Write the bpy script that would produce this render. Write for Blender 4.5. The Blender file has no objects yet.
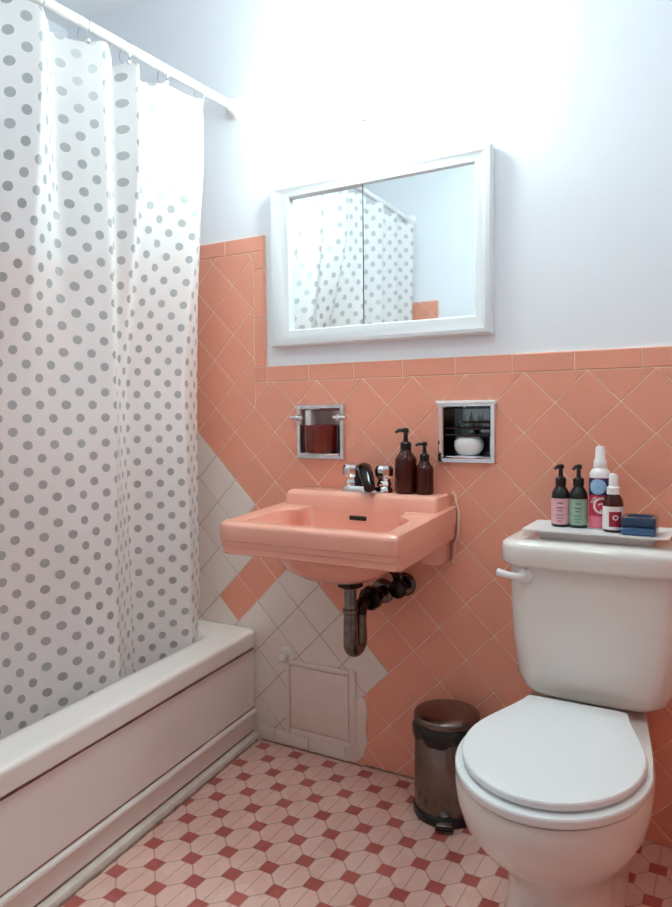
import bpy, bmesh, math, random
from mathutils import Vector, Matrix
random.seed(7)
PI = math.pi
sc = bpy.context.scene
COL = sc.collection

# ------------------------------------------------------------------ materials
def srgb(r, g, b):
    f = lambda c: c / 12.92 if c <= .04045 else ((c + .055) / 1.055) ** 2.4
    return (f(r / 255), f(g / 255), f(b / 255), 1)

def new_mat(name):
    m = bpy.data.materials.new(name); m.use_nodes = True
    nt = m.node_tree
    return m, nt, nt.nodes['Principled BSDF']

def mat(name, rgb, rough=.4, metal=0, var=.06, scale=12, spec=.5, bump=0, coat=0, trans=0, island=0):
    m, nt, p = new_mat(name)
    c = srgb(*rgb)
    tc = nt.nodes.new('ShaderNodeTexCoord')
    n = nt.nodes.new('ShaderNodeTexNoise'); n.inputs['Scale'].default_value = scale; n.inputs['Detail'].default_value = 4
    nt.links.new(tc.outputs['Object'], n.inputs['Vector'])
    fac = n.outputs['Fac']
    if island:
        g = nt.nodes.new('ShaderNodeNewGeometry')
        mx = nt.nodes.new('ShaderNodeMath'); mx.operation = 'MULTIPLY_ADD'
        nt.links.new(g.outputs['Random Per Island'], mx.inputs[0]); mx.inputs[1].default_value = island
        nt.links.new(fac, mx.inputs[2]); fac = mx.outputs[0]
    r = nt.nodes.new('ShaderNodeValToRGB')
    r.color_ramp.elements[0].position = .3; r.color_ramp.elements[1].position = .75
    r.color_ramp.elements[0].color = tuple(max(0, x * (1 - var)) for x in c[:3]) + (1,)
    r.color_ramp.elements[1].color = tuple(min(1, x * (1 + var)) for x in c[:3]) + (1,)
    nt.links.new(fac, r.inputs['Fac']); nt.links.new(r.outputs['Color'], p.inputs['Base Color'])
    p.inputs['Roughness'].default_value = rough; p.inputs['Metallic'].default_value = metal
    p.inputs['Specular IOR Level'].default_value = spec
    p.inputs['Coat Weight'].default_value = coat
    p.inputs['Transmission Weight'].default_value = trans
    if bump:
        b = nt.nodes.new('ShaderNodeBump'); b.inputs['Strength'].default_value = bump; b.inputs['Distance'].default_value = .002
        nt.links.new(n.outputs['Fac'], b.inputs['Height']); nt.links.new(b.outputs['Normal'], p.inputs['Normal'])
    return m

M = {}
M['paint'] = mat('wall_paint', (240, 243, 249), .6, var=.012, scale=3)
M['ceil'] = mat('ceiling_paint', (236, 238, 242), .7, var=.01, scale=3)
M['pink_tile'] = mat('pink_wall_tile', (232, 157, 133), .27, var=.05, scale=5, island=.5)
M['white_tile'] = mat('white_wall_tile', (233, 222, 213), .22, var=.03, scale=5, island=.5)
M['pale_grout'] = mat('pale_grout', (255, 224, 200), .8, var=.05, scale=30)
M['tan_grout'] = mat('tan_grout', (186, 160, 140), .8, var=.15, scale=30)
M['chrome_dark_reflection'] = mat('chrome_dark_reflection', (52, 50, 52), .14, 1, var=.1, scale=20)  # chrome of the spout, with the dark room's reflection put into its colour
M['plaster'] = mat('patched_plaster', (232, 214, 203), .6, var=.06, scale=20, bump=.6)
M['white_panel'] = mat('painted_access_panel', (233, 217, 206), .45, var=.03, scale=14, bump=.2)
M['old_grout'] = mat('dark_floor_grout', (150, 124, 108), .8, var=.3, scale=40)
M['porcelain'] = mat('white_porcelain', (233, 229, 224), .16, var=.012, scale=4, coat=.3)
M['tub'] = mat('white_tub_enamel', (238, 231, 227), .2, var=.015, scale=5, coat=.3)
M['base_strip'] = mat('off_white_base_strip', (222, 214, 204), .45, var=.08, scale=25)
M['seat'] = mat('white_seat_plastic', (236, 240, 242), .25, var=.01, scale=4)
M['sink'] = mat('pink_porcelain', (238, 170, 150), .2, var=.02, scale=5, coat=.3)
M['caulk'] = mat('caulk', (236, 200, 178), .6, var=.08, scale=40)
M['white_wood'] = mat('white_frame_paint', (228, 232, 236), .35, var=.01, scale=8)
M['chrome'] = mat('chrome', (222, 224, 228), .09, 1, var=.03, scale=20)
M['steel'] = mat('brushed_steel', (124, 112, 106), .27, 1, var=.08, scale=30)
M['old_metal'] = mat('tarnished_pipe', (122, 116, 112), .24, 1, var=.35, scale=45, bump=.2)
M['black_metal'] = mat('blackened_pipe', (56, 50, 47), .26, .95, var=.3, scale=45)
M['black'] = mat('black_plastic', (20, 19, 20), .3, var=.2, scale=30)
M['liner'] = mat('black_bin_liner', (14, 14, 15), .35, var=.3, scale=60, bump=.8)
M['amber'] = mat('amber_glass', (64, 18, 9), .1, var=.1, scale=8, spec=.35, coat=.1)
M['candle'] = mat('dark_red_glass', (104, 26, 18), .1, var=.12, scale=18, coat=.5)
M['white_plastic'] = mat('white_plastic', (238, 236, 236), .3, var=.01, scale=10)
M['rod'] = mat('white_rod_enamel', (240, 240, 240), .3, var=.02, scale=10)
M['lab_pink'] = mat('pink_label', (226, 170, 178), .5, var=.04, scale=60)
M['lab_green'] = mat('sage_label', (150, 178, 160), .5, var=.06, scale=60)
M['lab_hot'] = mat('crimson_label', (206, 52, 84), .45, var=.3, scale=70)
M['lab_rose'] = mat('rose_label', (226, 112, 136), .45, var=.08, scale=40)
M['lab_red'] = mat('deep_red_label', (160, 24, 46), .5, var=.1, scale=50)
M['lab_blue'] = mat('pale_blue_label', (150, 190, 226), .4, var=.1, scale=60)
M['lab_navy'] = mat('navy_label', (50, 44, 96), .4, var=.15, scale=40)
M['lab_white'] = mat('white_label', (234, 226, 224), .5, var=.02, scale=40)
M['ink'] = mat('grey_print', (120, 104, 108), .6, var=.1, scale=50)
M['ink_green'] = mat('dark_green_print', (86, 118, 102), .6, var=.1, scale=50)
M['blue_soap'] = mat('blue_glass', (44, 84, 124), .2, var=.12, scale=25, coat=.4)
M['blue_deep'] = mat('deep_blue_glass', (24, 52, 84), .2, var=.12, scale=25, coat=.4)
M['leaf'] = mat('leaf_green', (60, 110, 88), .4, var=.25, scale=30)
M['recess'] = mat('recess_metal', (120, 128, 130), .16, 1, var=.1, scale=12)
M['recess_bright'] = mat('recess_bright_metal', (226, 214, 210), .34, .9, var=.05, scale=12)
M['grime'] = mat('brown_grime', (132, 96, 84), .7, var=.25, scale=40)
M['grey_dark'] = mat('dark_gap', (58, 60, 64), .6, var=.1, scale=20)
M['hall_wall'] = mat('hall_paint', (226, 226, 232), .6, var=.02, scale=3)

def mirror_mat():
    m, nt, p = new_mat('mirror_silver')
    p.inputs['Base Color'].default_value = (.88, .95, .97, 1); p.inputs['Metallic'].default_value = 1
    tc = nt.nodes.new('ShaderNodeTexCoord'); n = nt.nodes.new('ShaderNodeTexNoise'); n.inputs['Scale'].default_value = 4
    nt.links.new(tc.outputs['Object'], n.inputs['Vector'])
    mr = nt.nodes.new('ShaderNodeMapRange'); mr.inputs['To Min'].default_value = .015; mr.inputs['To Max'].default_value = .04
    nt.links.new(n.outputs['Fac'], mr.inputs['Value']); nt.links.new(mr.outputs['Result'], p.inputs['Roughness'])
    return m
M['mirror'] = mirror_mat()

def lamp_mat(name, col, strength):
    m, nt, p = new_mat(name)
    p.inputs['Base Color'].default_value = (.9, .9, .9, 1)
    p.inputs['Emission Color'].default_value = col
    p.inputs['Emission Strength'].default_value = strength
    return m
LAMP = 20
M['lamp_glass'] = lamp_mat('lit_opal_glass', (.82, 1.0, .975, 1), LAMP)
M['ceiling_fill'] = lamp_mat('added_fill_diffuser', (.835, 1.0, .975, 1), 13.3)  # glow of the added ceiling fill light

class N:
    """tiny node-maths helper"""
    def __init__(s, nt): s.nt = nt
    def m(s, op, a, b=None, c=None):
        n = s.nt.nodes.new('ShaderNodeMath'); n.operation = op
        for i, v in enumerate((a, b, c)):
            if v is None: continue
            if isinstance(v, (int, float)): n.inputs[i].default_value = v
            else: s.nt.links.new(v, n.inputs[i])
        return n.outputs[0]
    def mix(s, f, a, b):
        n = s.nt.nodes.new('ShaderNodeMix'); n.data_type = 'RGBA'
        for i, v in ((0, f), (6, a), (7, b)):
            if isinstance(v, tuple) or isinstance(v, float): n.inputs[i].default_value = v
            else: s.nt.links.new(v, n.inputs[i])
        return n.outputs[2]

def floor_mat():
    m, nt, p = new_mat('pink_mosaic_floor')
    k = N(nt); tc = nt.nodes.new('ShaderNodeTexCoord'); sp = nt.nodes.new('ShaderNodeSeparateXYZ')
    nt.links.new(tc.outputs['Object'], sp.inputs[0])
    a = .1206
    x = k.m('DIVIDE', k.m('SUBTRACT', sp.outputs[0], .0602), a)
    y = k.m('DIVIDE', k.m('SUBTRACT', sp.outputs[1], -.0531), a)
    dist = lambda v: k.m('ABSOLUTE', k.m('SUBTRACT', v, k.m('ROUND', v)))
    ax, ay = dist(x), dist(y)
    bx, by = k.m('SUBTRACT', .5, ax), k.m('SUBTRACT', .5, ay)
    da, db = k.m('MAXIMUM', ax, ay), k.m('MAXIMUM', bx, by)
    dd = k.m('MINIMUM', da, db)
    R_ = .152
    dot = k.m('LESS_THAN', dd, R_)
    u, v = dist(k.m('ADD', x, y)), dist(k.m('SUBTRACT', x, y))
    g1 = k.m('LESS_THAN', k.m('MINIMUM', u, v), .020)
    g2 = k.m('LESS_THAN', k.m('MINIMUM', ax, bx), .011)
    gl = k.m('MAXIMUM', g1, g2)
    ring = k.m('MULTIPLY', k.m('LESS_THAN', dd, R_ + .012), k.m('SUBTRACT', 1, dot))
    gr = k.m('MAXIMUM', k.m('MULTIPLY', gl, k.m('SUBTRACT', 1, dot)), ring)
    nz = nt.nodes.new('ShaderNodeTexNoise'); nz.inputs['Scale'].default_value = 9; nz.inputs['Detail'].default_value = 5
    nt.links.new(tc.outputs['Object'], nz.inputs['Vector'])
    vo = nt.nodes.new('ShaderNodeTexVoronoi'); vo.inputs['Scale'].default_value = 16
    nt.links.new(tc.outputs['Object'], vo.inputs['Vector'])
    sepv = nt.nodes.new('ShaderNodeSeparateColor'); nt.links.new(vo.outputs['Color'], sepv.inputs[0])
    f = k.m('ADD', k.m('MULTIPLY', nz.outputs['Fac'], .5), k.m('MULTIPLY', sepv.outputs[0], .5))
    pink = k.mix(f, srgb(226, 180, 166), srgb(238, 204, 190))
    red = k.mix(f, srgb(170, 80, 74), srgb(196, 108, 98))
    c = k.mix(dot, pink, red)
    c = k.mix(k.m('MULTIPLY', gr, .52), c, srgb(150, 112, 104))
    nt.links.new(c, p.inputs['Base Color'])
    p.inputs['Roughness'].default_value = .42
    b = nt.nodes.new('ShaderNodeBump'); b.inputs['Strength'].default_value = .4; b.inputs['Distance'].default_value = .001
    nt.links.new(k.m('SUBTRACT', 1, gr), b.inputs['Height']); nt.links.new(b.outputs['Normal'], p.inputs['Normal'])
    return m
M['floor'] = floor_mat()

def curtain_mat():
    m, nt, p = new_mat('dotted_vinyl'); k = N(nt)
    nt.nodes.remove(p); out = nt.nodes['Material Output']
    uv = nt.nodes.new('ShaderNodeUVMap'); uv.uv_map = 'UVMap'
    sp = nt.nodes.new('ShaderNodeSeparateXYZ'); nt.links.new(uv.outputs[0], sp.inputs[0])
    pu = .066
    x, y = k.m('DIVIDE', sp.outputs[0], pu), k.m('DIVIDE', sp.outputs[1], pu)
    dist = lambda v: k.m('ABSOLUTE', k.m('SUBTRACT', v, k.m('ROUND', v)))
    ax, ay = dist(x), dist(y); bx, by = k.m('SUBTRACT', .5, ax), k.m('SUBTRACT', .5, ay)
    r2 = lambda a, b: k.m('SQRT', k.m('ADD', k.m('MULTIPLY', a, a), k.m('MULTIPLY', b, b)))
    d = k.m('MINIMUM', r2(ax, ay), r2(bx, by))
    dot = k.m('LESS_THAN', d, .168)
    dif = nt.nodes.new('ShaderNodeBsdfDiffuse'); dif.inputs[0].default_value = srgb(250, 249, 249)
    trl = nt.nodes.new('ShaderNodeBsdfTranslucent'); trl.inputs[0].default_value = srgb(248, 246, 248)
    trp = nt.nodes.new('ShaderNodeBsdfTransparent')
    gl = nt.nodes.new('ShaderNodeBsdfGlossy'); gl.inputs['Roughness'].default_value = .4
    def mixs(f, a, b):
        n = nt.nodes.new('ShaderNodeMixShader')
        if isinstance(f, float): n.inputs[0].default_value = f
        else: nt.links.new(f, n.inputs[0])
        nt.links.new(a, n.inputs[1]); nt.links.new(b, n.inputs[2]); return n.outputs[0]
    sheet = mixs(.20, dif.outputs[0], trl.outputs[0])
    sheet = mixs(.15, sheet, trp.outputs[0])
    sheet = mixs(.03, sheet, gl.outputs[0])
    sil = nt.nodes.new('ShaderNodeBsdfPrincipled')
    sil.inputs['Base Color'].default_value = srgb(176, 178, 180); sil.inputs['Metallic'].default_value = .4; sil.inputs['Roughness'].default_value = .42
    nt.links.new(mixs(dot, sheet, sil.outputs[0]), out.inputs[0])
    return m
M['curtain'] = curtain_mat()

# ------------------------------------------------------------------ mesh helpers
def newbm(): return bmesh.new()

def box(bm, x0, x1, y0, y1, z0, z1, bev=0, seg=2, mi=0):
    b = bmesh.new()
    r = bmesh.ops.create_cube(b, size=1)
    bmesh.ops.scale(b, vec=(x1 - x0, y1 - y0, z1 - z0), verts=b.verts)
    bmesh.ops.translate(b, vec=((x0 + x1) / 2, (y0 + y1) / 2, (z0 + z1) / 2), verts=b.verts)
    if bev: bmesh.ops.bevel(b, geom=b.edges[:], offset=bev, segments=seg, profile=.5, affect='EDGES')
    merge(bm, b, mi)

def merge(bm, b, mi=0):
    for f in b.faces: f.material_index = mi
    if len(b.faces) > 1: bmesh.ops.recalc_face_normals(b, faces=b.faces)
    me = bpy.data.meshes.new('t'); b.to_mesh(me); b.free()
    bm.from_mesh(me); bpy.data.meshes.remove(me)

def loft(bm, rings, cap=(True, True), mi=0, closed=True):
    b = bmesh.new()
    vs = [[b.verts.new(p) for p in r] for r in rings]
    n = len(vs[0])
    for i in range(len(vs) - 1):
        for j in range(n if closed else n - 1):
            k = (j + 1) % n
            b.faces.new((vs[i][j], vs[i][k], vs[i + 1][k], vs[i + 1][j]))
    if cap[0]: b.faces.new(vs[0])
    if cap[1]: b.faces.new(vs[-1])
    merge(bm, b, mi)

def lathe(bm, prof, c=(0, 0, 0), n=32, axis='z', mi=0, cap=(True, True)):
    rings = []
    for r, h in prof:
        ring = []
        for i in range(n):
            a = 2 * PI * i / n
            p = (r * math.cos(a), r * math.sin(a), h)
            if axis == 'y': p = (p[0], p[2], p[1])
            if axis == 'x': p = (p[2], p[0], p[1])
            ring.append((c[0] + p[0], c[1] + p[1], c[2] + p[2]))
        rings.append(ring)
    loft(bm, rings, cap, mi)

def tube(bm, pts, r, n=16, mi=0):
    pts = [Vector(p) for p in pts]
    rs = r if isinstance(r, (list, tuple)) else [r] * len(pts)
    rings = []; up = None
    for i, p in enumerate(pts):
        t = (pts[min(i + 1, len(pts) - 1)] - pts[max(i - 1, 0)]).normalized()
        if up is None:
            up = t.orthogonal().normalized()
        else:
            up = (up - t * up.dot(t)).normalized()
        s = t.cross(up)
        rings.append([tuple(p + (up * math.cos(2 * PI * k / n) + s * math.sin(2 * PI * k / n)) * rs[i]) for k in range(n)])
    loft(bm, rings, (True, True), mi)

def arc(c, r, a0, a1, n, plane='yz'):
    out = []
    for i in range(n + 1):
        a = math.radians(a0 + (a1 - a0) * i / n)
        u, v = r * math.cos(a), r * math.sin(a)
        out.append((c[0], c[1] + u, c[2] + v) if plane == 'yz' else (c[0] + u, c[1], c[2] + v) if plane == 'xz' else (c[0] + u, c[1] + v, c[2]))
    return out

def rrect(x0, x1, y0, y1, r, z, k=6, m=6):
    """rounded rectangle ring, counter-clockwise, k arc steps and m edge steps"""
    pts = []
    cs = [((x1 - r, y1 - r), 0), ((x0 + r, y1 - r), 90), ((x0 + r, y0 + r), 180), ((x1 - r, y0 + r), 270)]
    for i, ((cx, cy), a0) in enumerate(cs):
        for j in range(k + 1):
            a = math.radians(a0 + 90 * j / k); pts.append((cx + r * math.cos(a), cy + r * math.sin(a), z))
        nx = cs[(i + 1) % 4]; a = math.radians(nx[1])
        e = (nx[0][0] + r * math.cos(a), nx[0][1] + r * math.sin(a)); s = pts[-1]
        for j in range(1, m):
            pts.append((s[0] + (e[0] - s[0]) * j / m, s[1] + (e[1] - s[1]) * j / m, z))
    return pts

def obj(name, bm, mats, parent=None, label=None, angle=35, smooth=True, loc=None):
    me = bpy.data.meshes.new(name)
    if loc:  # keep the mesh's own origin at loc
        bmesh.ops.translate(bm, vec=[-c for c in loc], verts=bm.verts)
    bm.to_mesh(me); bm.free()
    if not isinstance(mats, (list, tuple)): mats = [mats]
    for m in mats: me.materials.append(M[m])
    if smooth:
        for p in me.polygons: p.use_smooth = True
        me.set_sharp_from_angle(angle=math.radians(angle))
    o = bpy.data.objects.new(name, me); COL.objects.link(o)
    if loc: o.location = loc
    if parent:
        o.parent = parent
        o.matrix_parent_inverse = Matrix.Translation(-Vector(world_loc(parent)))
    if label: o['label'] = label
    return o

def world_loc(o):
    # everything here is only ever translated, and each child cancels its parent's offset
    return o['_w'] if '_w' in o else o.location

def tag(o, label, cat, group=None):
    o['label'] = label; o['category'] = cat
    if group: o['group'] = group
    return o

def thing(name, loc, label, cat, group=None):
    o = bpy.data.objects.new(name, None); COL.objects.link(o); o.location = loc; o.empty_display_size = .05
    return tag(o, label, cat, group)

def struct(name, bm, mats, smooth=False, angle=35):
    o = obj(name, bm, mats, smooth=smooth, angle=angle); o['kind'] = 'structure'; return o

# ------------------------------------------------------------------ camera
C = (1.3469, -1.8232, 1.0467)
yaw, pitch, roll = .5188, -.0563, -.0106
fw = Vector((-math.sin(yaw) * math.cos(pitch), math.cos(yaw) * math.cos(pitch), math.sin(pitch)))
rt = Vector((math.cos(yaw), math.sin(yaw), 0)); up = rt.cross(fw)
r2 = rt * math.cos(roll) + up * math.sin(roll); u2 = up * math.cos(roll) - rt * math.sin(roll)
cam = bpy.data.cameras.new('camera'); co = bpy.data.objects.new('camera', cam); COL.objects.link(co)
mw = Matrix.Identity(4)
for i in range(3): mw[i][0], mw[i][1], mw[i][2], mw[i][3] = r2[i], u2[i], -fw[i], C[i]
co.matrix_world = mw
cam.sensor_width = 36; cam.lens = 705.6 * 36 / 907; cam.clip_start = .02
sc.camera = co

# ------------------------------------------------------------------ room shell
XL, XR, YF, ZC = -.80, 1.64, -2.7, 2.45
def wall(name, *a):
    bm = newbm(); box(bm, *a); return struct(name, bm, 'paint')
bm = newbm(); box(bm, XL - .1, XR + .1, YF - .1, .1, -.1, 0); struct('floor', bm, 'floor')
bm = newbm(); box(bm, XL - .1, XR + .1, YF - .1, .1, ZC, ZC + .1); struct('ceiling', bm, 'ceil')
HOLES = [(.190, .334, .922, 1.064), (.642, .793, .922, 1.066)]
def cut_holes(bm):
    for x0, x1, z0, z1 in HOLES:
        for co_, no in (((x0, 0, 0), (1, 0, 0)), ((x1, 0, 0), (1, 0, 0)), ((0, 0, z0), (0, 0, 1)), ((0, 0, z1), (0, 0, 1))):
            g = [f for f in bm.faces if (lambda c: x0 - .7 < c.x < x1 + .7 or f.calc_area() > .2)(f.calc_center_median())]
            e = {e for f in g for e in f.edges}; v = {v for f in g for v in f.verts}
            bmesh.ops.bisect_plane(bm, geom=list(v) + list(e) + g, plane_co=co_, plane_no=no)
        dead = [f for f in bm.faces if x0 < f.calc_center_median().x < x1 and z0 < f.calc_center_median().z < z1 and f.calc_center_median().y < .05]
        bmesh.ops.delete(bm, geom=dead, context='FACES')
bm = newbm(); box(bm, XL - .1, XR + .1, 0, .1, 0, ZC); cut_holes(bm); struct('wall_back', bm, 'paint')
wall('wall_left', XL - .1, XL, YF, 0, 0, ZC)
wall('wall_right', XR, XR + .1, YF, 0, 0, ZC)
wall('wall_front', XL - .1, XR + .1, YF - .1, YF, 0, ZC)
wall('wall_alcove', XL, .42, -1.62, -1.52, 0, ZC)

# --- tiled wainscot: real diamond tiles clipped to the tiled area
D = .155; X0, Z0 = .8675, 1.1472
def clip(poly, a, b, c):            # keep a*x + b*z <= c
    out = []
    for i in range(len(poly)):
        p, q = poly[i], poly[(i + 1) % len(poly)]
        dp, dq = a * p[0] + b * p[1] - c, a * q[0] + b * q[1] - c
        if dp <= 0: out.append(p)
        if (dp < 0) != (dq < 0) and abs(dp - dq) > 1e-12:
            t = dp / (dp - dq); out.append((p[0] + (q[0] - p[0]) * t, p[1] + (q[1] - p[1]) * t))
    return out
def clip_rect(poly, x0, x1, z0, z1):
    for a, b, c in ((-1, 0, -x0), (1, 0, x1), (0, -1, -z0), (0, 1, z1)):
        if len(poly) < 3: return []
        poly = clip(poly, a, b, c)
    return poly
def area(p): return abs(sum(p[i][0] * p[(i + 1) % len(p)][1] - p[(i + 1) % len(p)][0] * p[i][1] for i in range(len(p)))) / 2
def inset(poly, d):
    # offset convex polygon inwards
    n = len(poly); A = sum(poly[i][0] * poly[(i + 1) % n][1] - poly[(i + 1) % n][0] * poly[i][1] for i in range(n))
    if A < 0: poly = poly[::-1]
    out = list(poly)
    for i in range(n):
        p, q = poly[i], poly[(i + 1) % n]
        dx, dz = q[0] - p[0], q[1] - p[1]; L = math.hypot(dx, dz)
        if L < 1e-6: continue
        nx, nz = dz / L, -dx / L     # outward normal for ccw
        out = clip(out, nx, nz, nx * p[0] + nz * p[1] - d)
        if len(out) < 3: return []
    return out
def tile(bm, poly, mi, to3, g=.0012, t=.006, ch=.0008):
    p = inset(poly, g)
    if len(p) < 3 or area(p) < 2e-5: return
    q = inset(p, ch)
    if len(q) != len(p):
        q = p
    # align q start to p
    k = min(range(len(q)), key=lambda i: (q[i][0] - p[0][0]) ** 2 + (q[i][1] - p[0][1]) ** 2)
    q = q[k:] + q[:k]
    b = bmesh.new(); b.faces.new([b.verts.new(to3(x, z, .0046)) for x, z in poly]); merge(bm, b, 2 + (mi == 1))
    rings = [[to3(x, z, 0) for x, z in p], [to3(x, z, t - ch) for x, z in p], [to3(x, z, t) for x, z in q]]
    loft(bm, rings, (False, True), mi)
def is_white(ci, cj):
    s, d = ci + cj, ci - cj
    return ((s < -8 and d < -3) or (s < -9 and -3 < d < -2) or (s < -11 and -2 < d < -1) or (-1 < d < 3 and s < -8))
def diamonds(bm, rects, to3, white=None, zcut=None):
    for n2 in range(-60, 60):
        for m2 in range(-40, 20):
            if (n2 + m2) % 2 == 0: continue
            ci, cj = n2 / 2, m2 / 2
            cx, cz = X0 + ci * D, Z0 + cj * D
            P = [(cx + D / 2, cz), (cx, cz + D / 2), (cx - D / 2, cz), (cx, cz - D / 2)]
            mi = 1 if white and white(ci, cj) else 0
            for (x0, x1, z0, z1, lo, hi) in rects:
                if not (lo <= cz + D / 2 - 1e-9 and cz + D / 2 <= hi + 1e-6): continue
                q = clip_rect(P, x0, x1, z0, z1)
                if len(q) >= 3: tile(bm, q, mi, to3)
back3 = lambda x, z, t: (x, -.004 - t, z)
ZT = 1.196; ZS = 1.600; XS0, XS1 = .020, .064
bm = newbm()
# grout bed
box(bm, XL, XR, -.0045, 0, 0, ZT, mi=2); box(bm, XL, XS1, -.0045, 0, ZT, ZS, mi=2)
BIG = 99
diamonds(bm, [(XL, XR, .0, Z0, -BIG, Z0), (XL, XS0, 0, ZS - .048, Z0 + .001, BIG), (XS0, XR, 0, Z0, Z0 + .001, BIG)], back3, is_white)
# border row on top, then the stepped border round the shower
x = XS1 - .155 * .45
xs = [XS1]
while xs[-1] < XR: xs.append(min(XR, xs[-1] + .1545))
for a, b in zip(xs, xs[1:]): tile(bm, [(a, Z0), (b, Z0), (b, ZT), (a, ZT)], 0, back3, t=.007, ch=.002)
zs = [ZT, ZT + .15, ZT + .30, ZS - .048]
tile(bm, [(XS0, Z0), (XS1, Z0), (XS1, ZT), (XS0, ZT)], 0, back3, t=.007, ch=.002)
for a, b in zip(zs, zs[1:]): tile(bm, [(XS0, a), (XS1, a), (XS1, b), (XS0, b)], 0, back3, t=.007, ch=.002)
xx = XS1
while xx > XL + .01:
    a = max(XL, xx - .152); tile(bm, [(a, ZS - .048), (xx, ZS - .048), (xx, ZS), (a, ZS)], 0, back3, t=.007, ch=.002); xx = a
cut_holes(bm)
struct('trim_1', bm, ['pink_tile', 'white_tile', 'pale_grout', 'tan_grout'])
# white base tiles near the tub and the lumpy plaster patch beside the access panel
bm = newbm()
for a, b in ((.012, .078), (.078, .205), (.205, .335)):
    box(bm, a + .001, b - .001, -.0165, -.0045, .002, .043, .003, mi=0)
struct('baseboard_back', bm, ['white_tile'], smooth=True)
bm = newbm()
out = [(.33, .0), (.372, .004), (.398, .03), (.409, .075), (.404, .12), (.41, .16), (.405, .2), (.392, .205), (.368, .20), (.36, .1), (.335, .045)]
loft(bm, [[(x, -.004, z) for x, z in out], [(x, -.0125, z) for x, z in out], [(.375 + (x - .375) * .8, -.0150, .1 + (z - .1) * .93) for x, z in out]], (False, True))
struct('trim_2', bm, ['plaster'], smooth=True, angle=60)
# tile on the other walls
bm = newbm(); left3 = lambda x, z, t: (XL + .004 + t, x - XR - 0.001, z)
box(bm, XL, XL + .0045, -1.52, -.011, 0, ZS, mi=2)
diamonds(bm, [(XR - 1.518, XR - .012, .3, ZS, -BIG, BIG)], left3)
struct('trim_3', bm, ['pink_tile', 'white_tile', 'pale_grout', 'tan_grout'])
bm = newbm(); foot3 = lambda x, z, t: (x, -1.516 + t, z)
box(bm, XL + .011, .05, -1.52, -1.5155, 0, ZS, mi=2)
diamonds(bm, [(XL + .012, .05, .3, ZS, -BIG, BIG)], foot3)
struct('trim_4', bm, ['pink_tile', 'white_tile', 'pale_grout', 'tan_grout'])
bm = newbm(); right3 = lambda x, z, t: (XR - .004 - t, -x, z)
box(bm, XR - .0045, XR, YF, -.012, 0, ZT, mi=2)
diamonds(bm, [(.013, -YF, 0, Z0, -BIG, BIG)], right3)
y = .013
while y < -YF:
    b = min(-YF, y + .1545); tile(bm, [(y, Z0), (b, Z0), (b, ZT), (y, ZT)], 0, right3, t=.007, ch=.002); y = b
struct('trim_5', bm, ['pink_tile', 'white_tile', 'pale_grout', 'tan_grout'])
# dirty grout line where the floor meets the back wall
bm = newbm(); box(bm, .03, .40, -.021, -.0165, 0, .003, .0012); box(bm, .40, .62, -.016, -.010, 0, .004, .0015)
struct('trim_6', bm, ['old_grout'], smooth=True)

# access panel on the wall under the sink
ap = thing('access_panel', (.255, -.0125, .05), 'white painted square access panel set in the tiles under the pink sink', 'access panel')
bm = newbm()
for a in ((.124, .138, .050, .276), (.350, .372, .048, .282), (.138, .350, .042, .062), (.138, .350, .264, .280)):
    box(bm, a[0], a[1], -.0175, -.010, a[2], a[3], .003)
obj('panel_frame', bm, 'white_panel', ap)
bm = newbm(); box(bm, .140, .348, -.0155, -.0105, .064, .262, .0025); obj('panel_door', bm, 'white_panel', ap)

kn = thing('pipe_cap', (.126, -.01, .283), 'small round white painted pipe cap on the tiles above access panel', 'pipe cap')
bm = newbm(); lathe(bm, [(.027, -.0095), (.027, -.013), (.022, -.019), (.012, -.020)], (.126, 0, .292), 24, 'y'); obj('escutcheon', bm, 'porcelain', kn)
bm = newbm(); lathe(bm, [(.012, -.019), (.015, -.024), (.015, -.040), (.011, -.043)], (.126, 0, .292), 8, 'y'); obj('plug', bm, 'porcelain', kn, angle=20)

# ------------------------------------------------------------------ bathtub (its apron runs slightly skew to the wall)
SK = -.1
tub = thing('bathtub', (-.3, -.75, 0), 'white built-in bathtub with stepped apron along the tiled floor', 'bathtub')
Y0, Y1 = -.0125, -1.514
def sk(x, y, z): return (x + SK * y, y, z)
def extr(bm, prof, ys, mi=0):
    """profile of (x,z) points run along the skew apron; prof is closed"""
    loft(bm, [[sk(x, y, z) for x, z in prof] for y in ys], (True, True), mi)
# rim + basin : loft from the outer lip over the rim and down into the basin
bm = newbm()
def tring(x0, x1, ya, yb, r, z):
    ring = rrect(x0, x1, ya, yb, r, z, 6, 8); out = []
    for (px, py, pz) in ring:
        w = (px - XL) / (0 - XL); out.append((px + SK * py * max(0, w), py, pz))
    return out
XB = XL + .0125
rings = [tring(XB, -.014, Y1, Y0, .004, .300), tring(XB, .002, Y1, Y0, .006, .3005), tring(XB, .006, Y1, Y0, .006, .304), tring(XB, .006, Y1, Y0, .006, .308), tring(XB, .006, Y1, Y0, .006, .342), tring(XB, .006, Y1, Y0, .006, .3455),
         tring(XB, .004, Y1, Y0, .007, .3515), tring(XB, -.001, Y1, Y0, .008, .3550), tring(XB, -.005, Y1, Y0, .008, .3560), tring(XB, -.018, Y1, Y0, .01, .3566), tring(XB + .028, -.075, Y1 + .05, Y0 - .06, .085, .3575),
         tring(XB + .03, -.09, Y1 + .06, Y0 - .07, .09, .357), tring(XB + .04, -.105, Y1 + .075, Y0 - .085, .10, .352),
         tring(XB + .048, -.112, Y1 + .085, Y0 - .095, .10, .335), tring(XB + .075, -.135, Y1 + .14, Y0 - .13, .11, .2),
         tring(XB + .10, -.165, Y1 + .2, Y0 - .16, .12, .1), tring(XB + .16, -.22, Y1 + .28, Y0 - .22, .12, .07)]
loft(bm, rings, (False, True))
obj('rim', bm, 'tub', tub, angle=50)
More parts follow.
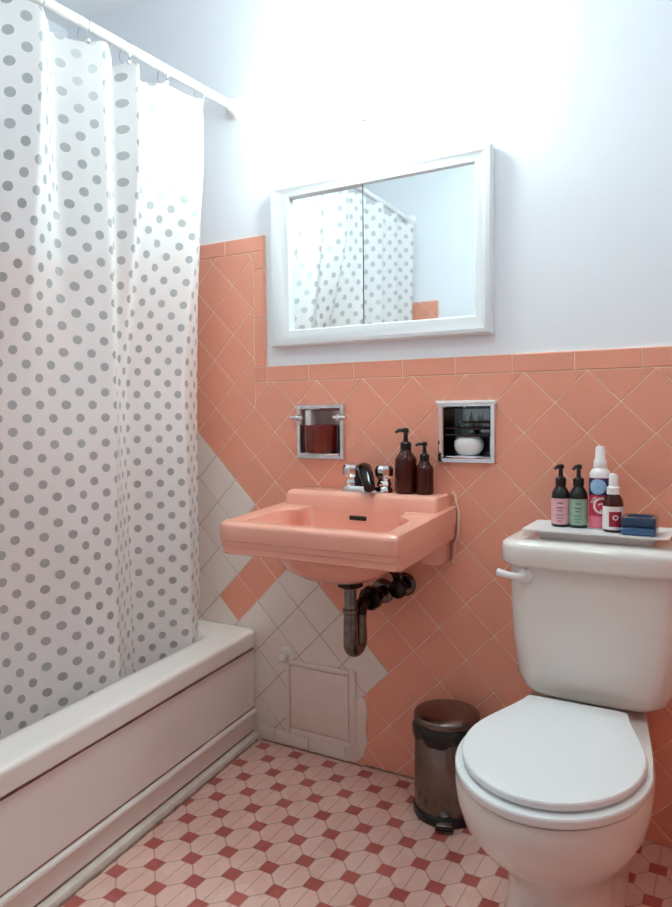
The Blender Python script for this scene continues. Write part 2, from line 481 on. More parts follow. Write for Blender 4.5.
# apron panel with its bead
bm = newbm()
prof = [(-.04, .006), (-.006, .006), (-.006, .072), (-.005, .077), (.005, .081), (.007, .085), (.007, .090), (.005, .094), (-.003, .097), (-.003, .103), (-.003, .108), (-.003, .285), (-.003, .2985), (-.04, .2985)]
ys = [Y0, -.5, -1.0, Y1]
extr(bm, prof, ys); obj('apron', bm, 'tub', tub, angle=30)
bm = newbm()
prof = [(-.007, 0), (.014, 0), (.014, .009), (.011, .015), (.003, .019), (-.007, .020)]
extr(bm, prof, ys); obj('base_strip', bm, 'base_strip', tub, 'narrow off-white strip along the foot of the apron', angle=30)
bm = newbm(); random.seed(3)
pts = [sk(.0178 + random.uniform(-.0015, .0015), -.03 - i * .02, .001) for i in range(74)]
tube(bm, pts, [random.uniform(.002, .0045) for _ in pts], 6); obj('caulk_line', bm, 'old_grout', tub, 'dirty dark caulk line on the floor')
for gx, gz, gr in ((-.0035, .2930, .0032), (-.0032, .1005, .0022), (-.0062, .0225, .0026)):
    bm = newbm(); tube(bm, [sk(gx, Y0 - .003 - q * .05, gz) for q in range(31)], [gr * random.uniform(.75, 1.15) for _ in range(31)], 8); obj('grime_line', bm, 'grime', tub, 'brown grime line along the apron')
# ------------------------------------------------------------------ shower curtain, rod and rings
ROD = lambda y: (-.0415 + .04 * y, y, 2.007)
rod = thing('curtain_rod', ROD(-.75), 'white shower curtain rod above the bathtub', 'curtain rod')
bm = newbm(); tube(bm, [ROD(-.008), ROD(-.75), ROD(-1.512)], .0125, 20); obj('rod_tube', bm, 'rod', rod)
for ya, s in ((-.0005, -1), (-1.5195, 1)):
    bm = newbm(); x, _, z = ROD(ya); lathe(bm, [(.034, ya), (.034, ya + s * .006), (.026, ya + s * .012), (.019, ya + s * .03), (.0165, ya + s * .04)], (x, 0, z), 28, 'y')
    obj('flange', bm, 'rod', rod)

def sm(a, b, x):
    t = max(0, min(1, (x - a) / (b - a))); return t * t * (3 - 2 * t)
ZTOP, ZBOT = 1.966, .25
NU, NV = 460, 70
# plan of the pleats under the rod and, lower down, hanging inside the tub
TOPP = [(-.06, -1.47), (-.04, -1.41), (-.135, -1.33), (-.04, -1.24), (-.13, -1.16), (-.03, -1.07), (-.12, -.985), (-.03, -.90), (-.110, -.82), (-.022, -.722), (-.112, -.645), (-.024, -.535), (-.110, -.449), (-.035, -.419), (-.09, -.36), (-.026, -.178), (-.085, -.135)]
LOWP = [(-.07, -1.41), (-.03, -1.385), (-.13, -1.31), (-.03, -1.22), (-.14, -1.15), (-.04, -1.06), (-.16, -.985), (-.07, -.90), (-.214, -.805), (-.169, -.698), (-.126, -.597), (-.092, -.482), (-.178, -.388), (-.19, -.360), (-.207, -.334), (-.106, -.195), (-.166, -.066)]
SEG = [(math.dist(TOPP[k], TOPP[k + 1]) + math.dist(LOWP[k], LOWP[k + 1])) / 2 for k in range(len(TOPP) - 1)]
CUM = [0]
for q in SEG: CUM.append(CUM[-1] + q)
def along(P, d):
    for k in range(len(SEG)):
        if d <= CUM[k + 1] or k == len(SEG) - 1:
            t = (d - CUM[k]) / SEG[k]; return Vector((P[k][0] + (P[k + 1][0] - P[k][0]) * t, P[k][1] + (P[k + 1][1] - P[k][1]) * t))
KER = [math.exp(-(q / 2.2) ** 2 / 2) for q in range(-6, 7)]
def smooth_line(P):
    raw = [along(P, CUM[-1] * i / NU) for i in range(NU + 1)]
    return [sum((raw[min(NU, max(0, i + q))] * KER[q + 6] for q in range(-6, 7)), Vector((0, 0))) / sum(KER) for i in range(NU + 1)]
TL, LL = smooth_line(TOPP), smooth_line(LOWP)
def curtain_pt(i, j):
    v = j / NV; z = ZTOP + (ZBOT - ZTOP) * v
    w = sm(.06, .52, v)
    p = TL[i] * (1 - w) + LL[i] * w
    d = CUM[-1] * i / NU
    wob = .0018 * math.sin(d * 55 + v * 6) * (1 - .5 * w) + .003 * math.sin(d * 23 - v * 9) + .003 * w * math.sin(d * 25 + 2.0 * v)
    z += .006 * math.cos(d * 2 * PI / .15) * max(0, 1 - v) ** 8
    return Vector((p.x + wob, min(p.y + .5 * wob, -.064 - .056 * sm(.84, .95, v)), z))
bm = newbm(); uvl = bm.loops.layers.uv.new('UVMap')
grid = [[curtain_pt(i, j) for j in range(NV + 1)] for i in range(NU + 1)]
arcs = [0]
for i in range(NU):
    arcs.append(arcs[-1] + sum((grid[i + 1][j] - grid[i][j]).length for j in (12, 45, 45)) / 3)
vv = [[bm.verts.new(p) for p in col] for col in grid]
for i in range(NU):
    for j in range(NV):
        f = bm.faces.new((vv[i][j], vv[i + 1][j], vv[i + 1][j + 1], vv[i][j + 1]))
        for l, (a, b) in zip(f.loops, ((i, j), (i + 1, j), (i + 1, j + 1), (i, j + 1))):
            l[uvl].uv = (arcs[a] + .02, 2.0 - b / NV * (ZTOP - ZBOT) + .012)
cur = obj('shower_curtain', bm, 'curtain', angle=180)
tag(cur, 'translucent white shower curtain with silver polka dots hanging in the tub', 'shower curtain')
ring_y = [-.165, -.31, -.445, -.575, -.70, -.85, -1.0, -1.14, -1.28, -1.42]
ordn = ['curtain ring nearest the back wall on the white rod', 'second curtain ring from the back wall on the white rod', 'third curtain ring from the back wall on the white rod',
        'fourth curtain ring from the back wall on the white rod', 'fifth curtain ring from the back wall on the white rod']
for k, yr in enumerate(ring_y[:5]):
    x, _, z = ROD(yr)
    bm = newbm(); pts = [(x + .021 * math.cos(a) , yr + .006 * math.sin(a), z - .014 + .030 * math.sin(a)) for a in [2 * PI * q / 28 for q in range(29)]]
    tube(bm, pts, .0016, 8)
    lathe(bm, [(.001, -.006), (.005, -.004), (.0055, 0), (.005, .004), (.001, .006)], (x + .012, yr, z - .042), 12, 'y')
    o = obj('curtain_ring', bm, 'chrome', loc=(x, yr, z)); tag(o, 'chrome ' + ordn[k], 'curtain ring', 'curtain rings on the rod')

# ------------------------------------------------------------------ mirror
mx0, mx1, mz0, mz1 = .098, .788, 1.2505, 1.732
ix0, ix1, iz0, iz1 = .165, .741, 1.300, 1.692
mir = thing('mirror_cabinet', (.443, 0, mz0), 'wide white framed mirror with two sliding panes above the sink', 'mirror')
bm = newbm()
def frame_ring(x0, x1, z0, z1, y): return [(x0, y, z0), (x1, y, z0), (x1, y, z1), (x0, y, z1)]
rings = [frame_ring(mx0 + .004, mx1 - .004, mz0 + .004, mz1 - .004, -.0005), frame_ring(mx0, mx1, mz0, mz1, -.004), frame_ring(mx0, mx1, mz0, mz1, -.024), frame_ring(mx0 + .005, mx1 - .005, mz0 + .005, mz1 - .005, -.030),
         frame_ring(mx0 + .016, mx1 - .016, mz0 + .014, mz1 - .014, -.032), frame_ring(ix0 - .012, ix1 + .012, iz0 - .012, iz1 + .012, -.026), frame_ring(ix0 - .003, ix1 + .003, iz0 - .003, iz1 + .003, -.025), frame_ring(ix0, ix1, iz0, iz1, -.022), frame_ring(ix0, ix1, iz0, iz1, -.003)]
loft(bm, rings, (False, False)); obj('mirror_frame', bm, 'white_wood', mir, angle=20)
bm = newbm(); box(bm, ix0 - .002, .418, -.0095, -.0045, iz0 - .002, iz1 + .002); obj('mirror_pane', bm, 'mirror', mir, 'left sliding mirror pane', smooth=False)
bm = newbm(); box(bm, .412, ix1 + .002, -.016, -.011, iz0 - .002, iz1 + .002, .0008, 1); obj('mirror_pane', bm, 'mirror', mir, 'right sliding mirror pane, slightly in front', smooth=False)
bm = newbm(); box(bm, .4100, .4125, -.0168, -.0105, iz0 - .002, iz1 + .002); obj('pane_edge', bm, 'grey_dark', mir, 'dark vertical edge where the panes meet', smooth=False)
bm = newbm(); box(bm, ix0 - .002, ix1 + .002, -.0042, -.001, iz0 - .002, iz1 + .002); obj('backing', bm, 'grey_dark', mir)

# ------------------------------------------------------------------ vanity light
vl = thing('vanity_wall_lamp', (.475, 0, 1.93), 'glowing white opal glass wall lamp above the mirror', 'lamp')
bm = newbm(); lathe(bm, [(.065, -.0005), (.065, -.012), (.05, -.02), (.022, -.024), (.022, -.05)], (.475, 0, 1.96), 32, 'y'); obj('backplate', bm, 'white_plastic', vl)
bm = newbm(); lathe(bm, [(.02, 2.045), (.05, 2.042), (.085, 2.025), (.103, 1.995), (.105, 1.965), (.096, 1.93), (.075, 1.90), (.045, 1.882), (.012, 1.876)], (.475, -.125, -.03), 36); obj('lamp_shade', bm, 'lamp_glass', vl, angle=180)
bm = newbm(); lathe(bm, [(.004, 1.877), (.011, 1.874), (.012, 1.868), (.006, 1.862), (.009, 1.856), (.008, 1.848), (.003, 1.844)], (.475, -.125, -.03), 20); obj('finial', bm, 'white_plastic', vl)

# added fill light on the ceiling, out of view, raises the overall brightness
cl = thing('added_fill_light', (.80, -1.1, ZC), 'added unseen round fill light on the ceiling above the middle of the floor', 'lamp')
bm = newbm(); lathe(bm, [(.15, ZC - .0005), (.15, ZC - .02), (.14, ZC - .024)], (.80, -1.1, 0), 40); obj('fill_light_base', bm, 'white_plastic', cl)
bm = newbm(); lathe(bm, [(.135, ZC - .0245), (.13, ZC - .045), (.10, ZC - .062), (.05, ZC - .07), (.005, ZC - .072)], (.80, -1.1, 0), 40); obj('fill_diffuser', bm, 'ceiling_fill', cl, angle=180)

# ------------------------------------------------------------------ sink
sx0, sx1, sy0, sy1 = .182, .690, -.405, -.0125
cx, cy = .437, -.235
sink = thing('sink', (cx, -.0125, .60), 'pink wall-hung porcelain sink with raised back ledge', 'sink')
bm = newbm()
NA = 144
ang = [2 * PI * i / NA for i in range(NA)]
def ray_poly(poly, c, a):
    dx, dy = math.cos(a), math.sin(a); best = 0
    for i in range(len(poly)):
        p, q = poly[i], poly[(i + 1) % len(poly)]
        ex, ey = q[0] - p[0], q[1] - p[1]; den = dx * ey - dy * ex
        if abs(den) < 1e-12: continue
        t = ((p[0] - c[0]) * ey - (p[1] - c[1]) * ex) / den; s = ((p[0] - c[0]) * dy - (p[1] - c[1]) * dx) / den
        if t > 0 and -1e-9 <= s <= 1 + 1e-9: best = max(best, t)
    return best
def pring(poly, z, smooth=0, c=None):
    c = c or (cx, cy)
    r = [ray_poly(poly, c, a) for a in ang]
    for _ in range(smooth): r = [(r[i - 1] + r[i] * 2 + r[(i + 1) % NA]) / 4 for i in range(NA)]
    return [(c[0] + math.cos(a) * q, c[1] + math.sin(a) * q, z) for a, q in zip(ang, r)]
def R(o, r=.014, z=0, back=0):
    return [(p[0], p[1]) for p in rrect(sx0 + o * .15, sx1 - o * .15, sy0 + o, sy1 - back, r, 0, 6, 1)]
# bowl opening: wide in front, narrowed by the soap shelves at the back
op = [(.232, -.358), (.642, -.358), (.640, -.215), (.622, -.205), (.618, -.190), (.592, -.182), (.588, -.120), (.286, -.120), (.282, -.182), (.256, -.190), (.252, -.205), (.234, -.215)]
def shrink(poly, k, z=0): return [(cx + (x - cx) * k, cy + .0 + (y - cy) * k) for x, y in poly]
bot = [(cx + .07 * math.cos(a), -.21 + .05 * math.sin(a)) for a in ang]
def blend(pa, pb, t): return [tuple(p[k] * (1 - t) + q[k] * t for k in range(3)) for p, q in zip(pa, pb)]
zr = .768
opr = pring(op, zr, 1)
bowl_mid = pring(rrect(.262, .612, -.330, -.128, .06, 0, 8, 1), .70, 2)
rings = []
botr = [(x, y, .635) for x, y in bot]
rings += [[(cx + .02 * math.cos(a), -.21 + .02 * math.sin(a), .630) for a in ang], botr]
for t in (.25, .5, .72, .88):
    r_ = blend(botr, bowl_mid, t); z = .635 + (.70 - .635) * t ** 2.2
    rings.append([(x, y, z) for x, y, _ in r_])
rings.append(bowl_mid)
def raise_back(ring, z):   # slight lift of the rim towards the ledge
    return ring
rings.append([(x, y, .735) for x, y, _ in blend(bowl_mid, pring(shrink(op, .975), 0, 2), .7)])
rings.append([(x, y, zr - .008) for x, y, _ in pring(shrink(op, .99), 0, 1)])
rings.append([(x, y, zr - .001) for x, y, _ in opr])
rings.append([(x, y, zr) for x, y, _ in pring(shrink(op, 1.02), 0, 1)])
rings.append(pring(R(.008), zr + .001))
rings.append(pring(R(.002), zr - .003)); rings.append(pring(R(0), zr - .010))
rings.append(pring(R(0), zr - .040)); rings.append(pring(R(.001), zr - .043)); rings.append(pring(R(.005), zr - .045)); rings.append(pring(R(.005), zr - .057))
rings.append(pring(R(.006), zr - .059)); rings.append(pring(R(.010), zr - .061)); rings.append(pring(R(.010), zr - .077)); rings.append(pring(R(.016), zr - .082))
rings.append(pring(R(.05, .03), zr - .079))
def sup(hx, hy, z, yc=-.215, n=2.6):
    out = []
    for a in ang:
        ca, sa = math.cos(a), math.sin(a); r = 1 / ((abs(ca) / hx) ** n + (abs(sa) / hy) ** n) ** (1 / n)
        out.append((cx + ca * r, yc + sa * r, z))
    return out
rings += [sup(.185, .135, zr - .080), sup(.172, .128, zr - .105), sup(.145, .11, zr - .135), sup(.10, .08, zr - .158), sup(.05, .045, zr - .168)]
TILT = .024
rings = [[(x, y, z + TILT * (y - sy0) / (sy1 - sy0)) for x, y, z in r_] for r_ in rings]
loft(bm, rings, (True, True))
obj('basin', bm, 'sink', sink, angle=42)
# ledge at the back
bm = newbm()
lx0, lx1 = .200, .672
def lr(o, yf, z): return rrect(lx0 + o, lx1 - o, yf, sy1, .012, z, 5, 3)
loft(bm, [lr(-.002, -.122, zr - .05), lr(-.002, -.122, zr + .012), lr(0, -.120, zr + .022), lr(0, -.117, zr + .046), lr(.003, -.112, zr + .056), lr(.010, -.104, zr + .060)], (True, True))
obj('ledge', bm, 'sink', sink, angle=40)
# rear brackets/hanger under the rim
for xa in (.622, .20):
    bm = newbm(); box(bm, xa, xa + .05, -.105, sy1, .644, .722, .006); obj('hanger', bm, 'sink', sink)
bm = newbm(); box(bm, .416, .470, -.1262, -.1195, .753, .766, .004, 3); obj('overflow_slot', bm, 'black', sink, 'dark overflow slot in the back of the bowl')
bm = newbm(); lathe(bm, [(.024, .640), (.024, .6475), (.02, .6485), (.018, .645), (.004, .644)], (cx, -.21, 0), 24); obj('drain', bm, 'chrome', sink)
bm = newbm()
pts = [(.676, -.0155, .832), (.684, -.0155, .824), (.688, -.0155, .80), (.694, -.0155, .78), (.694, -.0155, .74), (.692, -.0155, .71), (.682, -.0155, .69), (.679, -.0155, .635)]
tube(bm, pts, .004, 8); obj('caulk_bead', bm, 'caulk', sink, 'pale bead of caulk between sink and wall')

# faucet on the ledge
ZL = zr + .060
fa = thing('faucet', (.452, -.07, ZL), 'chrome two-handle centerset faucet on the pink sink ledge', 'faucet')
fx = .445
bm = newbm()
loft(bm, [rrect(fx - .078, fx + .078, -.094, -.036, .027, ZL + h, 8, 4) if o == 0 else rrect(fx - .078 + o, fx + .078 - o, -.094 + o, -.036 - o, .027 - o, ZL + h, 8, 4) for h, o in ((.0004, 0), (.010, 0), (.016, .004), (.019, .012))], (True, True))
obj('faucet_base', bm, 'chrome', fa)
for s in (-1, 1):
    bm = newbm(); hx = fx + s * .052
    lathe(bm, [(.020, ZL + .018), (.021, ZL + .024), (.017, ZL + .032), (.018, ZL + .038), (.025, ZL + .046), (.027, ZL + .056), (.026, ZL + .066), (.021, ZL + .074), (.012, ZL + .077), (.003, ZL + .078)], (hx, -.065, 0), 10)
    obj('faucet_handle', bm, 'chrome', fa, 'left faucet handle' if s < 0 else 'right faucet handle', angle=25)
bm = newbm()
sd_ = (.62, -.785)
tube(bm, [(fx - .016 + sd_[0] * q, -.062 + sd_[1] * q, ZL + h) for q, h in ((-.004, .017), (-.004, .046), (.006, .062), (.024, .062), (.052, .046), (.082, .026), (.092, .016))], [.022, .022, .0215, .0205, .019, .0165, .0155], 20)
obj('spout', bm, 'chrome_dark_reflection', fa, 'dark shiny spout', angle=60)

# drain trap and supply valve under the sink
tr = thing('drain_trap', (.462, -.2, .40), 'dark tarnished metal drain trap hanging under the sink', 'drain pipe')
tx, ty = .462, -.205
bm = newbm(); lathe(bm, [(.018, .6112), (.018, .606), (.033, .604), (.034, .592), (.026, .588)], (tx, ty, 0), 28); obj('flange', bm, 'black_metal', tr)
bm = newbm(); lathe(bm, [(.0165, .592), (.0175, .505)], (tx, ty, 0), 24); obj('tailpiece', bm, 'old_metal', tr)
bm = newbm(); lathe(bm, [(.0185, .532), (.021, .530), (.021, .520), (.0185, .518)], (tx, ty, 0), 24); obj('collar', bm, 'old_metal', tr)
bm = newbm()
pts = [(tx, ty, .515), (tx, ty, .46)] + [(tx + .0, ty + .027 - .027 * math.cos(a), .435 - .022 * math.sin(a)) for a in [PI * q / 10 for q in range(11)]] + [(tx, ty + .054, .46), (tx, ty + .054, .515)]
rr = [.018, .0195] + [.0195] * 11 + [.0185, .0175]
tube(bm, pts, rr, 24); obj('trap_bend', bm, 'old_metal', tr, angle=60)
bm = newbm()
pts = [(tx, ty + .054, .505)] + [(tx + .002, ty + .054 + .03 - .03 * math.cos(a), .51 + .025 * math.sin(a)) for a in [PI / 2 * q / 6 for q in range(7)]] + [(tx + .002, -.05, .535), (tx + .002, -.012, .535)]
tube(bm, pts, .0175, 20); obj('trap_arm', bm, 'black_metal', tr)
bm = newbm(); lathe(bm, [(.0195, -.112), (.030, -.110), (.0345, -.100), (.0345, -.082), (.028, -.074), (.0185, -.072)], (tx + .003, 0, .533), 10, 'y'); obj('slip_nut', bm, 'black_metal', tr, angle=20)
bm = newbm(); lathe(bm, [(.036, -.0105), (.036, -.0125), (.028, -.019), (.0185, -.021)], (tx + .002, 0, .535), 28, 'y'); obj('escutcheon', bm, 'old_metal', tr)
sv = thing('supply_valve', (.55, -.04, .57), 'dark metal supply shutoff valve on the wall beside the drain trap', 'valve')
vx, vz = .533, .562
bm = newbm(); lathe(bm, [(.034, -.0105), (.034, -.0125), (.026, -.022), (.012, -.024), (.012, -.065)], (vx, 0, vz), 28, 'y'); obj('escutcheon', bm, 'old_metal', sv)
bm = newbm(); lathe(bm, [(.010, -.034), (.019, -.036), (.021, -.042), (.021, -.052), (.012, -.056)], (vx, 0, vz), 20, 'y'); obj('valve_body', bm, 'black_metal', sv)
bm = newbm(); lathe(bm, [(.006, -.054), (.008, -.058), (.024, -.060), (.027, -.065), (.024, -.070), (.006, -.072)], (vx, 0, vz - .003), 12, 'y'); obj('valve_handle', bm, 'black_metal', sv, angle=25)
bm = newbm(); tube(bm, [(vx - .004, -.048, vz + .012), (vx - .010, -.055, vz + .04), (vx - .022, -.09, vz + .07), (vx - .028, -.11, vz + .085)], .011, 12); obj('supply_tube', bm, 'black_metal', sv)

# amber pump bottles on the ledge
def pump(bm, c, z, s=1, d=(0, -1)):
    """black pump head: collar, neck, nozzle; c=(x,y), z=collar base"""
    lathe(bm, [(.013 * s, z), (.0135 * s, z + .002), (.0135 * s, z + .018 * s), (.010 * s, z + .021 * s), (.006 * s, z + .023 * s), (.005 * s, z + .042 * s), (.008 * s, z + .044 * s), (.008 * s, z + .053 * s), (.004 * s, z + .055 * s)], (c[0], c[1], 0), 20)
    L = math.hypot(*d); dx, dy = d[0] / L, d[1] / L
    tube(bm, [(c[0] - dx * .006 * s, c[1] - dy * .006 * s, z + .049 * s), (c[0] + dx * .018 * s, c[1] + dy * .018 * s, z + .049 * s), (c[0] + dx * .026 * s, c[1] + dy * .026 * s, z + .044 * s)], [.0055 * s, .0045 * s, .0035 * s], 10)
def amber_bottle(name, c, r, h, hs, label, s, d):
    t = thing(name, (c[0], c[1], ZL), label, 'bottle', 'amber pump bottles on the sink ledge')
    bm = newbm(); z = ZL
    lathe(bm, [(r * .86, z), (r, z + .005), (r, z + h), (r * .94, z + h + hs * .35), (r * .72, z + h + hs * .7), (.014 * s, z + h + hs), (.0125 * s, z + h + hs + .006)], (c[0], c[1], 0), 36)
    obj('bottle_body', bm, 'amber', t, angle=50)
    bm = newbm(); pump(bm, c, z + h + hs + .003, s, d); obj('pump', bm, 'black', t)
amber_bottle('pump_bottle', (.562, -.066), .0300, .088, .026, 'taller amber pump bottle beside the faucet on the sink', 1.12, (-.75, -.6))
amber_bottle('pump_bottle', (.616, -.064), .0240, .068, .018, 'shorter amber pump bottle at the right end of the sink ledge', .95, (-.75, -.6))

# ------------------------------------------------------------------ chrome wall niches
def niche(name, x0, x1, z0, z1, label, lining='recess'):
    t = thing(name, ((x0 + x1) / 2, -.011, z0), label, 'niche'); w = .016
    bm = newbm()
    fr = lambda o, y: [(x0 + o, y, z0 + o), (x1 - o, y, z0 + o), (x1 - o, y, z1 - o), (x0 + o, y, z1 - o)]
    loft(bm, [fr(0, -.0105), fr(0, -.014), fr(.003, -.019), fr(w - .003, -.019), fr(w, -.015), fr(w, -.0095)], (False, False))
    obj('niche_frame', bm, 'chrome', t, angle=20)
    bm = newbm(); o = w - .0008
    loft(bm, [fr(o, -.0148), fr(o + .001, .055), fr(o + .004, .066)], (False, True))
    obj('recess', bm, lining, t, 'recessed shiny metal lining', angle=20)
    return t
n1 = niche('soap_niche', .178, .344, .910, 1.076, 'chrome wall niche with side pegs left of the faucet, holding dark red glass', 'recess_bright')
for xa, xb in ((.164, .206), (.316, .356)):
    bm = newbm(); tube(bm, [(xa, -.030, 1.036), (xb, -.030, 1.036)], .0055, 12)
    xm = xa + .024 if xa < .2 else xb - .024
    box(bm, xm - .004, xm + .004, -.035, -.012, 1.026, 1.046, .003); obj('peg', bm, 'chrome', n1)
bm = newbm(); box(bm, .194, .328, -.026, .050, .9235, .9300, .003); obj('shelf', bm, 'chrome', n1)
bm = newbm(); box(bm, .206, .226, -.012, .02, 1.000, 1.060, .004); obj('clip', bm, 'white_plastic', n1)
cj = thing('candle_jar', (.264, .01, .9305), 'dark red glass candle jar sitting in the left chrome niche', 'candle jar')
bm = newbm(); lathe(bm, [(.046, .9305), (.0505, .935), (.0515, 1.012), (.049, 1.014), (.048, .99)], (.2555, .002, 0), 40); obj('jar_glass', bm, 'candle', cj, angle=50)
bm = newbm(); lathe(bm, [(.0475, .985), (.0475, .996), (.02, .997)], (.2555, .002, 0), 28); obj('wax', bm, 'lab_red', cj)
n2 = niche('tumbler_niche', .634, .796, .910, 1.076, 'chrome wall niche right of the amber bottles, holding a small white pot')
bm = newbm(); box(bm, .632, .798, -.024, -.0105, 1.068, 1.0785, .003); obj('top_rail', bm, 'white_plastic', n2, 'white top edge')
bm = newbm(); box(bm, .648, .784, -.020, .050, .9235, .9300, .003); obj('shelf', bm, 'chrome', n2)
for zz, xa in ((.986, .650), (1.004, .650), (1.020, .700)):
    bm = newbm(); tube(bm, [(xa, -.005, zz), (.782, -.005, zz)], .0035, 10); obj('holder_rail', bm, 'black_metal', n2)
wp = thing('small_pot', (.722, .016, .9305), 'small round white lobed pot in the right chrome niche', 'pot')
bm = newbm()
rings = []
for r, z in ((.016, .9305), (.028, .934), (.037, .944), (.041, .957), (.039, .970), (.030, .979), (.016, .981), (.006, .976)):
    rings.append([(.712 + r * (1 - .16 * abs(math.sin(a)) ** 10) * math.cos(a), .016 + .72 * r * (1 - .18 * abs(math.sin(a)) ** 10) * math.sin(a), z) for a in [2 * PI * q / 40 for q in range(40)]])
loft(bm, rings, (True, True)); obj('pot_body', bm, 'white_plastic', wp, angle=180)
bm = newbm()
for k in range(9):
    a = k * 2.4; x, y = .702 + .004 * math.cos(a), .018 + .003 * math.sin(a)
    tube(bm, [(x, y, .978), (x + .006 * math.cos(a), y + .004 * math.sin(a), 1.0), (x + .014 * math.cos(a), y + .008 * math.sin(a), 1.050 - .004 * k)], [.0026, .0024, .0008], 6)
obj('sprig', bm, 'leaf', wp)

# ------------------------------------------------------------------ toilet
tox = 1.068
to = thing('toilet', (tox, -.3, 0), 'white two-piece toilet with closed lid and ceramic tank', 'toilet')
ZT2 = .752
bm = newbm()
def tk(hw, yf, z, r=.035, bow=.012):
    ring = rrect(tox - hw, tox + hw, yf, -.03, r, z, 8, 10)
    return [(x, y - (bow * (1 - ((x - tox) / hw) ** 2) if y < -.1 else 0), z) for x, y, z in ring]
loft(bm, [tk(.118, -.172, .388), tk(.142, -.190, .392, .04), tk(.158, -.200, .406, .045), tk(.169, -.206, .436, .045), tk(.178, -.211, .51, .045), tk(.184, -.215, .60, .045), tk(.188, -.217, .700, .045)], (True, True))
obj('tank', bm, 'porcelain', to, angle=50)
bm = newbm()
loft(bm, [tk(.186, -.218, .694, .045), tk(.199, -.232, .697, .05), tk(.203, -.236, .704, .052), tk(.203, -.236, .736, .052), tk(.200, -.233, .744, .05), tk(.193, -.226, ZT2 - .002, .047), tk(.180, -.212, ZT2, .04)], (True, True))
obj('tank_lid', bm, 'porcelain', to, angle=50)
bm = newbm()
lathe(bm, [(.011, -.212), (.017, -.216), (.018, -.226), (.014, -.232)], (.928, 0, .672), 20, 'y')
tube(bm, [(.930, -.228, .672), (.915, -.236, .671), (.893, -.238, .673), (.868, -.236, .677)], [.0075, .0078, .0078, .009], 14)
obj('flush_lever', bm, 'white_plastic', to, angle=60)

tbx = tox - .018
def egg(hw, yf, yb, z, n=64, backw=None, ym=None, pw=2.0):
    """closed outline: rounded front, narrower squared back"""
    ym = ym if ym is not None else yf + hw * 1.25
    pts = []
    for i in range(n // 2 + 1):              # front half, right to left
        a = -PI * i / (n // 2)
        pts.append((tbx + hw * math.cos(a), ym + (ym - yf) * math.sin(a), z))
    bw = backw if backw is not None else hw * .62
    m = n // 4
    for i in range(1, m):                    # left side to the back
        t = i / m; s = t * t * (3 - 2 * t) * .55 + .45 * t ** 1.7
        pts.append((tbx - (hw + (bw - hw) * s), ym + (yb - ym) * t, z))
    for i in range(0, 5):
        pts.append((tbx - bw + 2 * bw * i / 4, yb, z))
    for i in range(m - 1, 0, -1):
        t = i / m; s = t * t * (3 - 2 * t) * .55 + .45 * t ** 1.7
        pts.append((tbx + (hw + (bw - hw) * s), ym + (yb - ym) * t, z))
    return pts
bm = newbm()
B_ = [(.000, .112, -.545, -.075, .096), (.020, .110, -.540, -.075, .094), (.06, .102, -.530, -.075, .088), (.12, .099, -.530, -.075, .085), (.165, .106, -.555, -.075, .085), (.205, .124, -.600, -.065, .09),
      (.245, .148, -.650, -.055, .10), (.285, .166, -.684, -.045, .11), (.325, .175, -.700, -.04, .115), (.356, .177, -.704, -.04, .118), (.368, .173, -.699, -.044, .114)]
rings = [egg(hw, yf, yb, z, backw=bw) for z, hw, yf, yb, bw in B_]
loft(bm, rings, (True, True)); obj('bowl', bm, 'porcelain', to, angle=50)
bm = newbm()
S_ = lambda o, z: egg(.177 - o, -.705 + o, -.268, z, backw=.108 - o)
loft(bm, [S_(.008, .3695), S_(.007, .3715), S_(.001, .3735), S_(0, .376), S_(0, .386), S_(.002, .3892), S_(.010, .390)], (True, True)); obj('seat', bm, 'seat', to, angle=30)
bm = newbm()
L_ = lambda o, z: egg(.165 - o, -.688 + o, -.256, z, backw=.105 - o)
loft(bm, [L_(.012, .3905), L_(.008, .3942), L_(.001, .3950), L_(0, .397), L_(0, .405), L_(.002, .4078), L_(.006, .4088), L_(.05, .4096)], (True, True)); obj('seat_lid', bm, 'seat', to, angle=30)
for s in (-1, 1):
    bm = newbm(); tube(bm, [(tbx + s * .09, -.245, .388), (tbx + s * .055, -.245, .388)], .0105, 14); box(bm, tbx + s * .0725 - .017, tbx + s * .0725 + .017, -.262, -.225, .3685, .388, .004); obj('hinge', bm, 'seat', to)

# tray and bottles on the tank
zt0 = ZT2 + .0005
tray = thing('tray', (1.07, -.13, zt0), 'narrow white rectangular tray on the toilet tank lid', 'tray')
bm = newbm()
tx0, tx1, ty0, ty1 = .914, 1.225, -.205, -.045
tr_ = lambda o, z: rrect(tx0 + o, tx1 - o, ty0 + o, ty1 - o, .008, z, 4, 2)
ztf = zt0 + .0205
loft(bm, [tr_(.034, zt0), tr_(.030, zt0 + .010), tr_(.020, zt0 + .016), tr_(.0, zt0 + .0210), tr_(.0, zt0 + .0240), tr_(.010, zt0 + .0237), tr_(.014, ztf + .0012), tr_(.018, ztf)], (True, True))
obj('tray_body', bm, 'white_plastic', tray, angle=40)

